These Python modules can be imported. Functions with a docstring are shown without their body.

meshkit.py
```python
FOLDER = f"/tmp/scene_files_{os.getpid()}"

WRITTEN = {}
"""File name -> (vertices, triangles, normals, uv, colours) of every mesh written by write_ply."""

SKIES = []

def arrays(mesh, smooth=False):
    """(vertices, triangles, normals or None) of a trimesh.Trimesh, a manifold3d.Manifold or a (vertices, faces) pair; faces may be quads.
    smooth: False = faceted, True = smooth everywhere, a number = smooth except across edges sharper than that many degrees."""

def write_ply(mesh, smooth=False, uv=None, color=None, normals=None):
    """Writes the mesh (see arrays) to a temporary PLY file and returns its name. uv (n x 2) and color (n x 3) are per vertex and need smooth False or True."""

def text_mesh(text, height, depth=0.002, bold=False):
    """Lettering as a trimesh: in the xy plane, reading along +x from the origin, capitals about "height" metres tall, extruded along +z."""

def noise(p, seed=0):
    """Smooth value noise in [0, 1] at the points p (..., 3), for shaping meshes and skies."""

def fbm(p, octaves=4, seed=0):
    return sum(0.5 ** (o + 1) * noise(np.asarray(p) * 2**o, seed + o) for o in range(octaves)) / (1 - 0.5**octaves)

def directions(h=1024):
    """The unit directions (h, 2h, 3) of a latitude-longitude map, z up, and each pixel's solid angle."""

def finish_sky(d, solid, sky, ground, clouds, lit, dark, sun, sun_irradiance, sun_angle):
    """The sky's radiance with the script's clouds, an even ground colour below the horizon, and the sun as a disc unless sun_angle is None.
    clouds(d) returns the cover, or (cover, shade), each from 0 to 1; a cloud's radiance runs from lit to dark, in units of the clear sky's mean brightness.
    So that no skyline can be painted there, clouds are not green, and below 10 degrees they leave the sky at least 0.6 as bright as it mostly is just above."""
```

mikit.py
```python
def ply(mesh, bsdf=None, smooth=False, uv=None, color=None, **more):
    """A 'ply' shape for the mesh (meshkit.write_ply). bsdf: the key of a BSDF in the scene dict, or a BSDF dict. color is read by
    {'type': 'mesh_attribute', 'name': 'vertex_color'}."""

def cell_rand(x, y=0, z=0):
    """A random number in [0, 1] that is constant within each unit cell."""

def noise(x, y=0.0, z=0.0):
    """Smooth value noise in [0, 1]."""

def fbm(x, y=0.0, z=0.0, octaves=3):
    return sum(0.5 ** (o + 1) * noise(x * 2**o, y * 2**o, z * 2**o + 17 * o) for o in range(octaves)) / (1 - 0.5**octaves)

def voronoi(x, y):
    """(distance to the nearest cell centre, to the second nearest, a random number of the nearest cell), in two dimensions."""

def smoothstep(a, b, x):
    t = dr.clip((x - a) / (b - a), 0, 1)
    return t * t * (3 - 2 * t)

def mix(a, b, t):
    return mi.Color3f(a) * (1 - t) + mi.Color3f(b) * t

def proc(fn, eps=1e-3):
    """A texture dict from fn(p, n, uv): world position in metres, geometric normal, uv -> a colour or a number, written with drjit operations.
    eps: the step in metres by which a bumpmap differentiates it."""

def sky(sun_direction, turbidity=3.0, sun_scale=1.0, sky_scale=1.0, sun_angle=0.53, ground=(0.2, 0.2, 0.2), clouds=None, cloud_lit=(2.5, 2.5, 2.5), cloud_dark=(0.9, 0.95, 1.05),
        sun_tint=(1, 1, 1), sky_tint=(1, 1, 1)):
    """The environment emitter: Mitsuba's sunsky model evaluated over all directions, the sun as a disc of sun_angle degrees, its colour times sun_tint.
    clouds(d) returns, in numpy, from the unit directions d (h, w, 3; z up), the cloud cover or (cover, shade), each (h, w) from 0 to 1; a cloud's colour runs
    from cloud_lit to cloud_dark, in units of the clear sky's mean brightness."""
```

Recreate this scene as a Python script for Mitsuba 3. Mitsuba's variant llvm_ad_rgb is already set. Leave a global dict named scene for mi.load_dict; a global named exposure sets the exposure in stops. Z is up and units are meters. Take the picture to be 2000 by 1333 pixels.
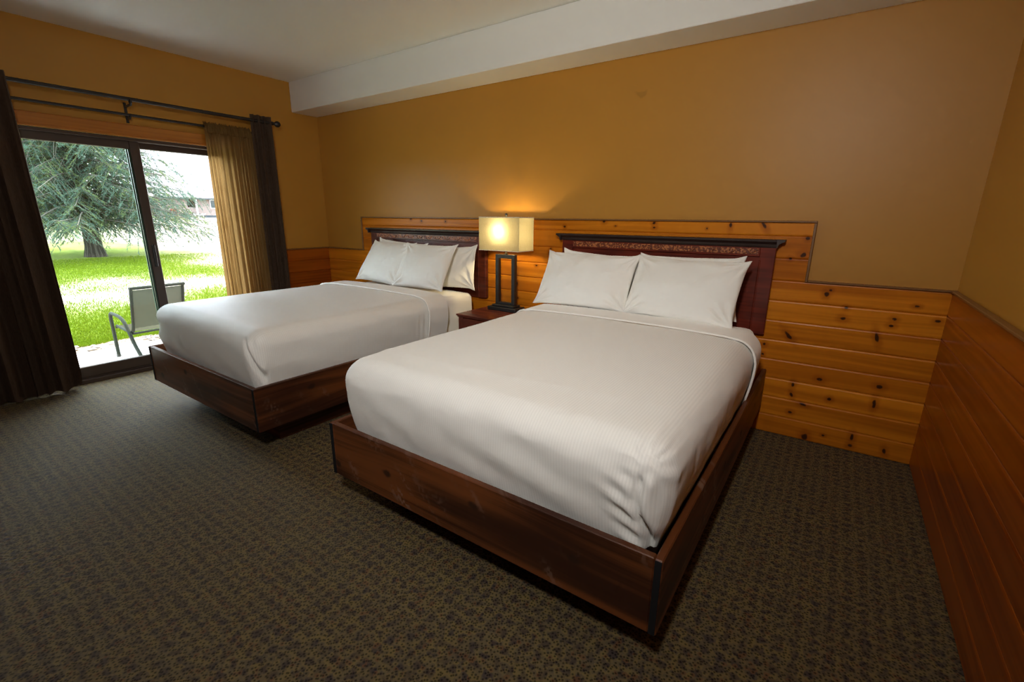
import math, random
import numpy as np, trimesh
import drjit as dr
import mitsuba as mi
import mikit, meshkit
from mikit import noise, fbm, voronoi, cell_rand, smoothstep, mix, proc

T = mi.ScalarTransform4f
# ------------------------------------------------------------------ camera, sky, exposure
exposure = 0.0
CAM = [5.1416, -3.4296, 1.4184]
FWD = [-0.55239692, 0.79238251, -0.25881964]
UP = [-0.15522779, 0.20727804, 0.96588827]
scene = {}
labels = {}
scene['camera'] = {
    'type': 'perspective', 'fov': 2 * math.degrees(math.atan(1000 / 899.6067)), 'fov_axis': 'x',
    'near_clip': 0.02, 'far_clip': 1000.0,
    'to_world': T().look_at(origin=CAM, target=[CAM[i] + FWD[i] for i in range(3)], up=UP)}


def cloud_cover(d):
    n = meshkit.fbm(d.reshape(-1, 3) * 2.3 + 5.0).reshape(d.shape[:2])
    n = (n - n.min()) / (n.max() - n.min() + 1e-9)
    return np.clip(0.72 + 0.5 * (n - 0.4), 0, 1), np.clip(0.5 * n, 0, 1)


scene['sky'] = mikit.sky([-0.08, 0.50, 0.86], turbidity=4.0, sun_scale=10.0, sky_scale=54.0, ground=(0.2, 0.24, 0.1),
                         clouds=cloud_cover, cloud_lit=(2.35, 2.55, 2.85), cloud_dark=(1.55, 1.72, 1.98))
LAMP_BED = 300.0      # bulb of the bedside lamp
LAMP_ADDED = 300.0  # diffuser of the added spotlight behind the camera

rng = np.random.default_rng(7)

# ------------------------------------------------------------------ materials
def rgb(r, g, b):
    return {'type': 'rgb', 'value': [r, g, b]}


def srgb(r, g, b):
    f = lambda c: (c / 255 / 12.92) if c / 255 < .04045 else ((c / 255 + .055) / 1.055) ** 2.4
    return [f(r), f(g), f(b)]


def principled(color, rough=.5, **kw):
    d = {'type': 'principled', 'base_color': color if isinstance(color, dict) else rgb(*color), 'roughness': rough}
    d.update(kw)
    return d


def two(b):
    return {'type': 'twosided', 'bsdf': b}


def mat(key, b):
    scene[key] = b
    return key


KNOTS = [(5.117, 0.981, 1.0, 1.3, 0.0), (5.134, 1.006, 0.7, 0.5, 0.0), (5.548, 0.954, 1.0, 0.6, 0.0), (5.229, 0.909, 0.8, 0.7, 0.0), (5.221, 0.84, 1.3, 1.0, 0.0), (5.461, 0.869, 1.0, 0.7, 0.0), (5.455, 0.828, 1.1, 0.7, 0.0), (5.65, 0.881, 1.0, 0.7, 0.0), (4.956, 0.691, 0.9, 2.6, -0.7), (5.402, 0.749, 0.8, 2.6, -0.3), (4.825, 0.615, 0.8, 0.8, 0.0), (4.825, 0.545, 0.7, 0.7, 0.0), (5.164, 0.436, 1.4, 0.9, 0.0), (5.465, 0.452, 1.3, 1.0, 0.0), (5.025, 0.371, 0.8, 1.4, 0.0), (5.027, 0.299, 0.7, 1.5, -0.4), (5.232, 0.316, 0.9, 0.9, 0.0), (5.458, 0.34, 0.8, 2.2, 0.0), (5.1, 0.246, 1.6, 0.7, 0.2), (5.035, 0.177, 1.0, 0.8, 0.0), (5.141, 0.028, 1.4, 1.8, -0.2), (5.387, 0.099, 0.8, 1.8, 0.0), (5.385, 0.039, 1.0, 1.0, 0.0), (5.556, 0.051, 0.8, 1.4, -0.2), (5.238, 0.065, 0.7, 0.5, 0.0), (3.016, 1.02, 0.9, 0.7, 0.0), (3.153, 1.171, 0.8, 0.7, 0.0), (3.14, 1.131, 0.8, 1.2, 0.0), (2.813, 0.85, 0.8, 1.0, 0.0), (2.824, 0.717, 0.8, 0.8, 0.0), (3.278, 1.351, 0.8, 0.7, 0.0), (3.619, 1.399, 1.0, 1.0, 0.0), (3.715, 1.364, 0.6, 0.4, 0.0), (4.01, 1.39, 0.9, 0.8, 0.0), (4.013, 1.358, 0.9, 0.7, 0.0), (4.523, 1.383, 0.7, 1.8, 0.0), (4.722, 1.381, 0.8, 2.2, -0.6), (4.962, 1.21, 1.4, 1.3, 0.0), (4.969, 1.31, 1.0, 0.8, 0.0), (4.376, 1.359, 0.5, 0.5, 0.0), (4.896, 1.184, 0.8, 0.7, 0.0), (1.965, 1.377, 0.8, 0.8, 0.0), (1.483, 1.397, 0.8, 0.8, 0.0), (1.637, 1.378, 0.8, 0.8, 0.0)]
PITCH = 0.1305


def pine_color(u, v, pid, knots=None):
    g = fbm(u * 1.3 + pid * 37.7, v * 55.0 + pid * 3.1 + 1.6 * noise(u * 2.1 + pid * 11, v * 9), 0.0, 3)
    g2 = noise(u * 0.8 + pid * 13.3, v * 14.0 + 1.2 * noise(u * 1.4, v * 5, pid))
    tone = cell_rand(pid, 3, 5)
    c = mix(mi.Color3f(.66, .222, .012), mi.Color3f(.46, .128, .006), smoothstep(.3, .85, g * .6 + g2 * .5))
    c = mix(c, c * mi.Color3f(.62, .5, .4), tone * .65)
    wob = .006 * (noise(u * 60, v * 60, 2.0) - .5)
    if knots is None:
        cu = dr.floor(u / .34 + pid * .37)
        u0 = (cu + .25 + .5 * cell_rand(cu, pid, 1) - pid * .37) * .34
        v0 = (pid + .2 + .6 * cell_rand(cu, pid, 2)) * PITCH
        rr = .006 + .008 * cell_rand(cu, pid, 4)
        st = 1 + 1.6 * dr.square(cell_rand(cu, pid, 6))
        d = dr.sqrt(dr.square(u - u0) + dr.square((v - v0) / st)) + wob
        on = dr.select(cell_rand(cu, pid, 7) > .35, mi.Float(1), mi.Float(0))
        core = (1 - smoothstep(rr * .7, rr * 1.35, d)) * on
        halo = (1 - smoothstep(rr, rr * 4.5, d)) * on
    else:
        core, halo = mi.Float(0), mi.Float(0)
        for (ku, kv, sx, sy, a) in knots:
            du, dv = u - ku, v - kv
            ca, sa = math.cos(a), math.sin(a)
            x, y = du * ca - dv * sa, du * sa + dv * ca
            d = dr.sqrt(dr.square(x / sx) + dr.square(y / sy)) + wob
            core = dr.maximum(core, 1 - smoothstep(.007, .014, d))
            halo = dr.maximum(halo, 1 - smoothstep(.012, .045, d))
    c = mix(c, c * mi.Color3f(.55, .33, .25), halo * .55)
    return mix(c, mi.Color3f(.022, .007, .003), core * .93)


def plank_id(z):
    return dr.select(z < 1.044, dr.floor(z / PITCH), dr.floor(8 + (z - 1.044) / .139))


def pine_back(p, n, uv):
    return pine_color(p.x, p.z, plank_id(p.z), KNOTS)


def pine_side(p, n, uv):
    return pine_color(p.y + 3.0 * p.x, p.z, plank_id(p.z) + 40) * mi.Color3f(.50, .32, .34)  # boards darkened and reddened: shade of the right wall put into the colour


def pine_trim(p, n, uv):
    g = fbm(p.x * 1.5 + p.y * 1.5 + 4, p.z * 60, 0, 3)
    return mix(mi.Color3f(.46, .17, .022), mi.Color3f(.30, .085, .010), g)


def stain_wood(p, n, uv):
    """dark walnut stain of the bed boxes, with knots and pale scuffs"""
    u = p.x + p.y
    g = fbm(u * 1.2 + 3, p.z * 45 + 2.0 * noise(u * 2, p.z * 8), 0, 4)
    big = noise(u * 2.2 + 9, p.z * 7)
    c = mix(mi.Color3f(.125, .036, .010), mi.Color3f(.026, .008, .004), smoothstep(.25, .75, .5 * g + .5 * big))
    cu = dr.floor(u / .42)
    u0 = (cu + .3 + .4 * cell_rand(cu, 1, 9)) * .42
    v0 = .24 + .13 * cell_rand(cu, 2, 9)
    d = dr.sqrt(dr.square((u - u0) / 1.5) + dr.square(p.z - v0)) + .008 * (noise(u * 50, p.z * 50) - .5)
    c = mix(c, mi.Color3f(.018, .008, .005), (1 - smoothstep(.008, .024, d)) * .85)
    a = noise(u * 9 + 2.5 * p.z, p.z * 4 + 31)
    scuff = smoothstep(.55, .90, a) * smoothstep(.50, .90, noise(u * 22 + p.z * 18, p.z * 9 + 3)) * smoothstep(.3, .7, noise(u * 90, p.z * 90))
    return mix(c, mi.Color3f(.22, .15, .11), scuff * .40)


def mahogany(p, n, uv):
    g = fbm(p.x * 3 + 7, p.z * 2.2 + 3 * noise(p.x * 2, p.z * 3), p.y * 20, 4)
    f = noise(p.x * 8, p.z * 90)
    return mix(mi.Color3f(.165, .022, .010), mi.Color3f(.062, .009, .006), smoothstep(.25, .75, .75 * g + .25 * f))


def mahogany_brown(p, n, uv):
    return mahogany(p, n, uv) * mi.Color3f(.72, 1.15, 1.25)


def carpet_color(p, n, uv):
    x, y = p.x, p.y
    P = .05
    wx = x / P + .25 * (noise(x * 60, y * 60, 3) - .5)
    wy = y / P + .25 * (noise(x * 60, y * 60, 8) - .5)
    fx, fy = wx - dr.floor(wx) - .5, wy - dr.floor(wy) - .5
    r = dr.sqrt(dr.square(fx) + dr.square(fy))
    motif = 1 - smoothstep(.12, .50, r + .35 * (noise(x * 75, y * 75, 5) - .5))
    f1, f2, w = voronoi(x / .0125, y / .0125)
    pit = smoothstep(.04, .50, f1)
    olive = mix(mi.Color3f(.150, .108, .040), mi.Color3f(.105, .080, .050), w)
    dark = mix(mi.Color3f(.046, .034, .033), mi.Color3f(.056, .038, .029), cell_rand(dr.floor(wx), dr.floor(wy), 4))
    speck = dr.select(w > .94, mi.Float(1), mi.Float(0))
    c = mix(olive, dark, dr.clip(motif * .9 + .5 * (w - .5), 0, 1))
    c = mix(c, mi.Color3f(.16, .065, .02), speck * .5)
    return c * (.22 + .72 * pit)


def carpet_bump(p, n, uv):
    f1, f2, w = voronoi(p.x / .0125, p.y / .0125)
    return 1 - dr.square(dr.minimum(f1, 1.0))


def linen_stripe(p, n, uv):
    s = .5 + .5 * dr.sin(p.x * 2 * math.pi / .011)
    side = smoothstep(.5, .8, dr.abs(n.x))
    s2 = .5 + .5 * dr.sin(p.y * 2 * math.pi / .011)
    return mi.Color3f(.80, .785, .75) * (1 - .075 * dr.lerp(s, s2, side))


def wall_bump(p, n, uv):
    return noise(p.x * 90, p.y * 90, p.z * 90)


def wall_color(p, n, uv):
    c = mix(mi.Color3f(.430, .198, .030), mi.Color3f(.400, .182, .026), fbm(p.x * 1.7 + p.y * 1.7, p.z * 1.7, 0, 3))
    du, dz = p.x - 3.836, p.z - 2.258
    r = dr.sqrt(dr.square(du / .045) + dr.square((dz + 8 * du * du * -1) / .022)) + .5 * (noise(p.x * 60, p.z * 60) - .5)
    smudge = (1 - smoothstep(.5, 1.1, r)) * dr.select(p.y > -.05, mi.Float(1), mi.Float(0))
    return c * (1 - .16 * smudge)


def dark_cloth(p, n, uv):
    w = noise(p.y * 400, p.z * 60)
    return mix(mi.Color3f(.046, .028, .018), mi.Color3f(.066, .041, .028), w)


def shade_cloth(p, n, uv):
    w = .6 * noise(p.x * 500 + p.y * 500, p.z * 60) + .4 * noise(p.x * 60 + p.y * 60, p.z * 600)
    return mix(mi.Color3f(.36, .325, .225), mi.Color3f(.30, .265, .17), w)


def dry_and_glare(x, y, sin, exp):
    """lawn paleness: a worn dry band a few metres out, painted glare on the right; works on numpy and drjit alike"""
    w = sin(x * 1.3 + y * .9) + sin(x * .7 - y * 1.7 + 1.0) + .6 * sin(x * 3.1 + y * 2.3 + 2.0) + .5 * sin(y * 4.1 - x * 1.1)
    band = exp(-((x + 6.4 + .35 * w) / 1.35) * ((x + 6.4 + .35 * w) / 1.35))
    right = 1 / (1 + exp(-(y - 2.1 - .14 * (-x - 5) + .25 * w) * 2.2))  # pale right side is blown-out light painted into the lawn colour
    far = 1 / (1 + exp((x + 19 + .8 * w) * .8))
    return 1 - (1 - .85 * band) * (1 - right) * (1 - .45 * far)


def lawn_color(p, n, uv):
    dry = dry_and_glare(p.x, p.y, dr.sin, dr.exp)  # worn dry grass together with the painted glare
    g = mix(mi.Color3f(.058, .092, .006), mi.Color3f(.080, .112, .010), noise(p.x * 9, p.y * 9))
    d = mix(mi.Color3f(.20, .155, .12), mi.Color3f(.30, .26, .21), noise(p.x * 3, p.y * 3))
    return mix(g, d, dr.clip(dry, 0, 1)) * (.85 + .25 * noise(p.x * 50, p.y * 50))


def patio_color(p, n, uv):
    return mix(mi.Color3f(.66, .64, .60), mi.Color3f(.52, .50, .46), fbm(p.x * 9, p.y * 9, 0, 3))


def bark_color(p, n, uv):
    a = dr.atan2(p.y - .9926, p.x + 13.6735)
    r = fbm(a * 9, p.z * 2.5, 0, 3)
    return mix(mi.Color3f(.030, .026, .020), mi.Color3f(.075, .068, .052), smoothstep(.35, .7, r))


def carve_color(p, n, uv):
    v = noise(p.x * 130, p.z * 130)
    return mix(mi.Color3f(.12, .026, .010), mi.Color3f(.38, .13, .045), smoothstep(.4, .75, v))


def sheer_color(p, n, uv):
    return mix(mi.Color3f(.27, .150, .048), mi.Color3f(.35, .21, .08), noise(p.y * 260, p.z * 9))


mat('mat_wall', two({'type': 'bumpmap', 'scale': .00025, 'tex': proc(wall_bump),
                     'bsdf': principled(proc(wall_color), .44, specular=.32)}))
mat('mat_ceiling', two(principled((.74, .73, .69), .9, specular=.1)))
mat('mat_pine_back', two(principled(proc(pine_back), .34, specular=.16, clearcoat=.05, clearcoat_gloss=.8)))
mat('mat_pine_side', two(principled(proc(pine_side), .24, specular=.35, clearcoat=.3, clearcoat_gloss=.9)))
mat('mat_pine_trim', two(principled(proc(pine_trim), .3, specular=.5)))
mat('mat_cap', two(principled((.17, .075, .022), .4, specular=.4)))
mat('mat_stain', two(principled(proc(stain_wood), .42, specular=.25)))
mat('mat_end_grain', two(principled((.008, .008, .009), .8, specular=.1)))
mat('mat_mahogany', two(principled(proc(mahogany), .28, specular=.5)))
mat('mat_mahogany_brown', two(principled(proc(mahogany_brown), .32, specular=.3)))
mat('mat_ebony', two(principled((.022, .012, .011), .35, specular=.5)))
mat('mat_carve', two(principled(proc(carve_color), .4)))
mat('mat_carpet', two({'type': 'bumpmap', 'scale': .003, 'tex': proc(carpet_bump),
                       'bsdf': principled(proc(carpet_color), .95, specular=.15, sheen=.6, sheen_tint=.2)}))
mat('mat_linen', two(principled(proc(linen_stripe), .55, specular=.25, sheen=.4)))
mat('mat_sheet', two(principled((.83, .815, .78), .7, specular=.15, sheen=.3)))
mat('mat_pillow', two(principled((.84, .83, .79), .75, specular=.15, sheen=.3)))
mat('mat_curtain', two(principled(proc(dark_cloth), .9, specular=.1, sheen=.12)))
mat('mat_lining', two(principled((.7, .68, .64), .9, specular=.1)))
mat('mat_sheer', {'type': 'principledthin', 'base_color': proc(sheer_color), 'roughness': .6, 'diff_trans': .95, 'spec_trans': .12, 'eta': 1.05})
mat('mat_shade', {'type': 'principledthin', 'base_color': proc(shade_cloth), 'roughness': .8, 'diff_trans': .95, 'eta': 1.05})
mat('mat_iron', two(principled((.012, .012, .013), .4, specular=.5)))
mat('mat_bronze', two(principled((.05, .032, .024), .45, specular=.4)))
mat('mat_rod', two(principled((.03, .026, .026), .3, metallic=.6)))
mat('mat_brass', two(principled((.16, .12, .07), .35, metallic=.9)))
mat('mat_glass_tint', {'type': 'thindielectric', 'int_ior': 1.5, 'specular_transmittance': rgb(.76, .84, .78)})
mat('mat_glass', {'type': 'thindielectric', 'int_ior': 1.5, 'specular_transmittance': rgb(.95, .97, .95)})
mat('mat_rubber', two(principled((.014, .05, .034), .4)))
mat('mat_lawn', two(principled(proc(lawn_color), .95, specular=.1)))
mat('mat_grass', {'type': 'principledthin', 'base_color': rgb(.095, .140, .008), 'roughness': .95, 'diff_trans': .8, 'eta': 1.3})
mat('mat_patio', two(principled(proc(patio_color), .9, specular=.1)))
mat('mat_soil', two(principled((.16, .11, .085), .95, specular=.1)))
mat('mat_stone', two(principled((.30, .27, .24), .9, specular=.1)))
mat('mat_bark', two(principled(proc(bark_color), .95, specular=.1)))
mat('mat_twig', two(principled((.085, .078, .066), .9, specular=.1)))
mat('mat_needle', {'type': 'principledthin', 'base_color': rgb(.068, .115, .086), 'roughness': .5, 'diff_trans': .7, 'eta': 1.3})
mat('mat_needle_light', {'type': 'principledthin', 'base_color': rgb(.105, .145, .062), 'roughness': .5, 'diff_trans': .9, 'eta': 1.3})
mat('mat_chair', two(principled((.022, .028, .023), .7, specular=.12)))
mat('mat_sling', {'type': 'principledthin', 'base_color': rgb(.058, .058, .042), 'roughness': .8, 'diff_trans': .8, 'spec_trans': .10, 'eta': 1.05})
mat('mat_house', two(principled((.19, .155, .14), .9, specular=.1)))
mat('mat_roof', two(principled((.74, .73, .72), .6)))
mat('mat_fascia', two(principled((.028, .038, .044), .7)))
mat('mat_house_glass', two(principled((.010, .022, .024), .15, specular=.35)))
mat('mat_white', two(principled((.75, .76, .78), .6)))
mat('mat_rust', two(principled((.42, .12, .06), .9)))

# ------------------------------------------------------------------ helpers
def concat(ms):
    return trimesh.util.concatenate(ms)


def put(key, mesh, m, smooth=False, label=None, category=None, group=None, kind=None, **kw):
    scene[key] = mikit.ply(mesh, m, smooth=smooth, **kw)
    d = {k: v for k, v in dict(label=label, category=category, group=group, kind=kind).items() if v}
    if d:
        labels.setdefault(key, {}).update(d)
    return key


def tag(key, label, category=None, group=None, kind=None):
    labels.setdefault(key, {}).update({k: v for k, v in dict(label=label, category=category, group=group, kind=kind).items() if v})


_count = {}


def num(name):
    i = _count.get(name, 0)
    _count[name] = i + 1
    return name if i == 0 else f'{name}_{i:03d}'


def box(x0, x1, y0, y1, z0, z1, c=0.0):
    """a box with chamfered edges"""
    if c <= 0:
        m = trimesh.creation.box(extents=(x1 - x0, y1 - y0, z1 - z0))
        m.apply_translation(((x0 + x1) / 2, (y0 + y1) / 2, (z0 + z1) / 2))
        return m
    pts = []
    for sx in (0, 1):
        for sy in (0, 1):
            for sz in (0, 1):
                X, Y, Z = (x0, x1)[sx], (y0, y1)[sy], (z0, z1)[sz]
                dx, dy, dz = (c if sx == 0 else -c), (c if sy == 0 else -c), (c if sz == 0 else -c)
                pts += [(X, Y + dy, Z + dz), (X + dx, Y, Z + dz), (X + dx, Y + dy, Z)]
    return trimesh.convex.convex_hull(np.array(pts))


def tube(pts, r, n=10, caps=True):
    """a round bar along a polyline; r: one radius or one per point"""
    pts = np.asarray(pts, float)
    r = np.broadcast_to(np.asarray(r, float), (len(pts),))
    t = np.gradient(pts, axis=0)
    t /= np.linalg.norm(t, axis=1, keepdims=True) + 1e-12
    ref = np.array([0, 0, 1.0]) if abs(t[0][2]) < .9 else np.array([1.0, 0, 0])
    v, ring = [], []
    u = np.cross(t[0], ref)
    u /= np.linalg.norm(u)
    for i in range(len(pts)):
        u = u - t[i] * (u @ t[i])
        u /= np.linalg.norm(u)
        w = np.cross(t[i], u)
        for k in range(n):
            a = 2 * math.pi * k / n
            v.append(pts[i] + r[i] * (math.cos(a) * u + math.sin(a) * w))
    f = []
    for i in range(len(pts) - 1):
        for k in range(n):
            a, b = i * n + k, i * n + (k + 1) % n
            f += [(a, b, b + n), (a, b + n, a + n)]
    if caps:
        v += [pts[0], pts[-1]]
        L = (len(pts) - 1) * n
        for k in range(n):
            f += [(len(v) - 2, (k + 1) % n, k), (len(v) - 1, L + k, L + (k + 1) % n)]
    return trimesh.Trimesh(np.array(v), np.array(f), process=False)


def smooth_path(pts, per=8):
    """Catmull-Rom through the points"""
    p = np.asarray(pts, float)
    p = np.vstack([2 * p[0] - p[1], p, 2 * p[-1] - p[-2]])
    out = []
    for i in range(1, len(p) - 2):
        for t in np.linspace(0, 1, per, endpoint=False):
            a, b, c, d = p[i - 1], p[i], p[i + 1], p[i + 2]
            out.append(.5 * (2 * b + (c - a) * t + (2 * a - 5 * b + 4 * c - d) * t * t + (3 * b - 3 * c + d - a) * t ** 3))
    out.append(p[-2])
    return np.array(out)


def grid(P):
    """a mesh over an (n, m, 3) array of points"""
    n, m = P.shape[:2]
    i = np.arange(n * m).reshape(n, m)
    q = np.stack([i[:-1, :-1], i[1:, :-1], i[1:, 1:], i[:-1, 1:]], -1).reshape(-1, 4)
    return trimesh.Trimesh(P.reshape(-1, 3), np.vstack([q[:, [0, 1, 2]], q[:, [0, 2, 3]]]), process=False)


def lathe(prof, n=24, at=(0, 0, 0)):
    prof = np.asarray(prof, float)
    a = np.linspace(0, 2 * math.pi, n + 1)
    P = np.stack([prof[:, None, 0] * np.cos(a), prof[:, None, 0] * np.sin(a), np.broadcast_to(prof[:, None, 1], (len(prof), n + 1))], -1)
    m = grid(P)
    m.merge_vertices()
    m.apply_translation(at)
    return m


def prism(poly, axis, a0, a1):
    """a polygon (list of 2D points) pushed along an axis: 'x' -> (y, z), 'y' -> (x, z), 'z' -> (x, y)"""
    from shapely.geometry import Polygon
    m = trimesh.creation.extrude_polygon(Polygon(poly), a1 - a0)
    v = m.vertices.copy()
    if axis == 'x':
        v = np.stack([v[:, 2] + a0, v[:, 0], v[:, 1]], 1)
    elif axis == 'y':
        v = np.stack([v[:, 0], v[:, 2] + a0, v[:, 1]], 1)
    else:
        v[:, 2] += a0
    m = trimesh.Trimesh(v, m.faces, process=False)
    m.fix_normals()
    return m


def mfbm(P, scale, off=0.0):
    return meshkit.fbm(np.asarray(P, float) * np.asarray(scale, float) + off)


# ------------------------------------------------------------------ the room
XR, YF, ZC = 5.70, -6.4, 2.807
DB, ZB = .305, 2.509            # soffit depth and underside
DY0, DY1, DZ = -2.72, -.90, 2.067   # opening of the sliding door
WT = .17                        # thickness of the window wall

put('floor', box(0, XR, YF, 0, -.06, 0), 'mat_carpet', kind='structure', label='dark olive and brown patterned loop carpet')
put('ceiling', box(-WT, XR + .1, YF - .1, .1, ZC, ZC + .1), 'mat_ceiling', kind='structure', label='flat white ceiling')
put('wall_back', box(-WT, XR + .1, 0, .1, -.06, ZC), 'mat_wall', kind='structure', label='ochre painted wall behind the beds')
put('wall_right', box(XR, XR + .1, YF, 0, -.06, ZC), 'mat_wall', kind='structure', label='ochre painted wall at the right')
put('wall_front', box(-WT, XR + .1, YF - .1, YF, -.06, ZC), 'mat_wall', kind='structure', label='ochre painted wall facing the beds')
put('wall_left', concat([box(-WT, 0, DY1, 0, -.06, ZC), box(-WT, 0, YF, DY0, -.06, ZC), box(-WT, 0, DY0, DY1, DZ, ZC), box(-WT, 0, DY0, DY1, -.06, 0)]),
    'mat_wall', kind='structure', label='ochre painted wall with the sliding door')
put('trim_1', box(0, XR, -DB, 0, ZB, ZC, .004), 'mat_ceiling', kind='structure', label='white boxed soffit along the top of the back wall')


def plank_profile(t, h, c=.0065):
    """(depth, height) of a plank with eased edges and a recessed joint"""
    return [(0, 0), (t - c, 0), (t - c * .35, c * .45), (t, c * 1.5), (t, h - c * 1.5), (t - c * .35, h - c * .45), (t - c, h), (0, h)]


PT = .019
ROWS = [(i * PITCH, (i + 1) * PITCH) for i in range(8)]
UPPER = [(1.044, 1.184), (1.184, 1.322), (1.322, 1.403)]


def plank_back(x0, x1, z0, z1):
    m = prism([(-a, b + z0) for a, b in plank_profile(PT, z1 - z0)], 'x', x0, x1)
    put(num('wall_back__plank'), m, 'mat_pine_back')


for z0, z1 in ROWS:
    plank_back(PT, XR - PT, z0, z1)
for z0, z1 in UPPER:
    plank_back(.70, 4.992, z0, z1)
# cap strips that close the boards
put(num('wall_back__cap_strip'), box(PT, .685, -.030, 0, 1.044, 1.056, .003), 'mat_cap')
put(num('wall_back__cap_strip'), box(5.007, XR - PT, -.030, 0, 1.044, 1.056, .003), 'mat_cap')
put(num('wall_back__cap_strip'), box(.685, 5.007, -.030, 0, 1.403, 1.415, .003), 'mat_cap')
put(num('wall_back__cap_strip'), box(.685, .700, -.030, 0, 1.044, 1.403, .003), 'mat_cap')
put(num('wall_back__cap_strip'), box(4.992, 5.007, -.030, 0, 1.044, 1.403, .003), 'mat_cap')


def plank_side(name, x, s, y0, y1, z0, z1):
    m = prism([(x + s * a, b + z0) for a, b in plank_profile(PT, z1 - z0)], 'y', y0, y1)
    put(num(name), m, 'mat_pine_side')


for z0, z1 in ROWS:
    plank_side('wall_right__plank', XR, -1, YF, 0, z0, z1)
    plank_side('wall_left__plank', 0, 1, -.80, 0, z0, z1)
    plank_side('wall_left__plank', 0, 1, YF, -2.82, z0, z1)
put('wall_right__cap_strip', box(XR - .030, XR, YF, 0, 1.044, 1.056, .003), 'mat_cap')
put('wall_left__cap_strip', box(0, .030, -.80, 0, 1.044, 1.056, .003), 'mat_cap')
put('wall_left__cap_strip_001', box(0, .030, YF, -2.82, 1.044, 1.056, .003), 'mat_cap')

# ------------------------------------------------------------------ sliding door
put('trim_2', concat([box(0, .021, -2.81, -.81, DZ, 2.158, .004)]), 'mat_pine_trim', kind='structure', label='orange pine casing over the sliding door')
put('trim_2__side_casing', box(0, .019, -.90, -.81, 0, DZ, .004), 'mat_pine_trim')
put('trim_2__side_casing_001', box(0, .019, -2.81, -2.72, 0, DZ, .004), 'mat_pine_trim')
put('trim_2__bead', box(0, .030, -2.81, -.81, DZ - .012, DZ + .004, .003), 'mat_pine_trim')
fr = [box(-.15, 0, DY0, DY1, DZ - .04, DZ - .013, .003), box(-.15, 0, DY0, DY0 + .035, 0, DZ - .04, .003), box(-.15, 0, DY1 - .035, DY1, 0, DZ - .04, .003),
      box(-.15, 0, DY0 + .035, DY1 - .035, 0, .035, .003)]
put('door_1', concat(fr), 'mat_bronze', kind='structure', label='dark bronze sliding glass door to the patio')
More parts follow.
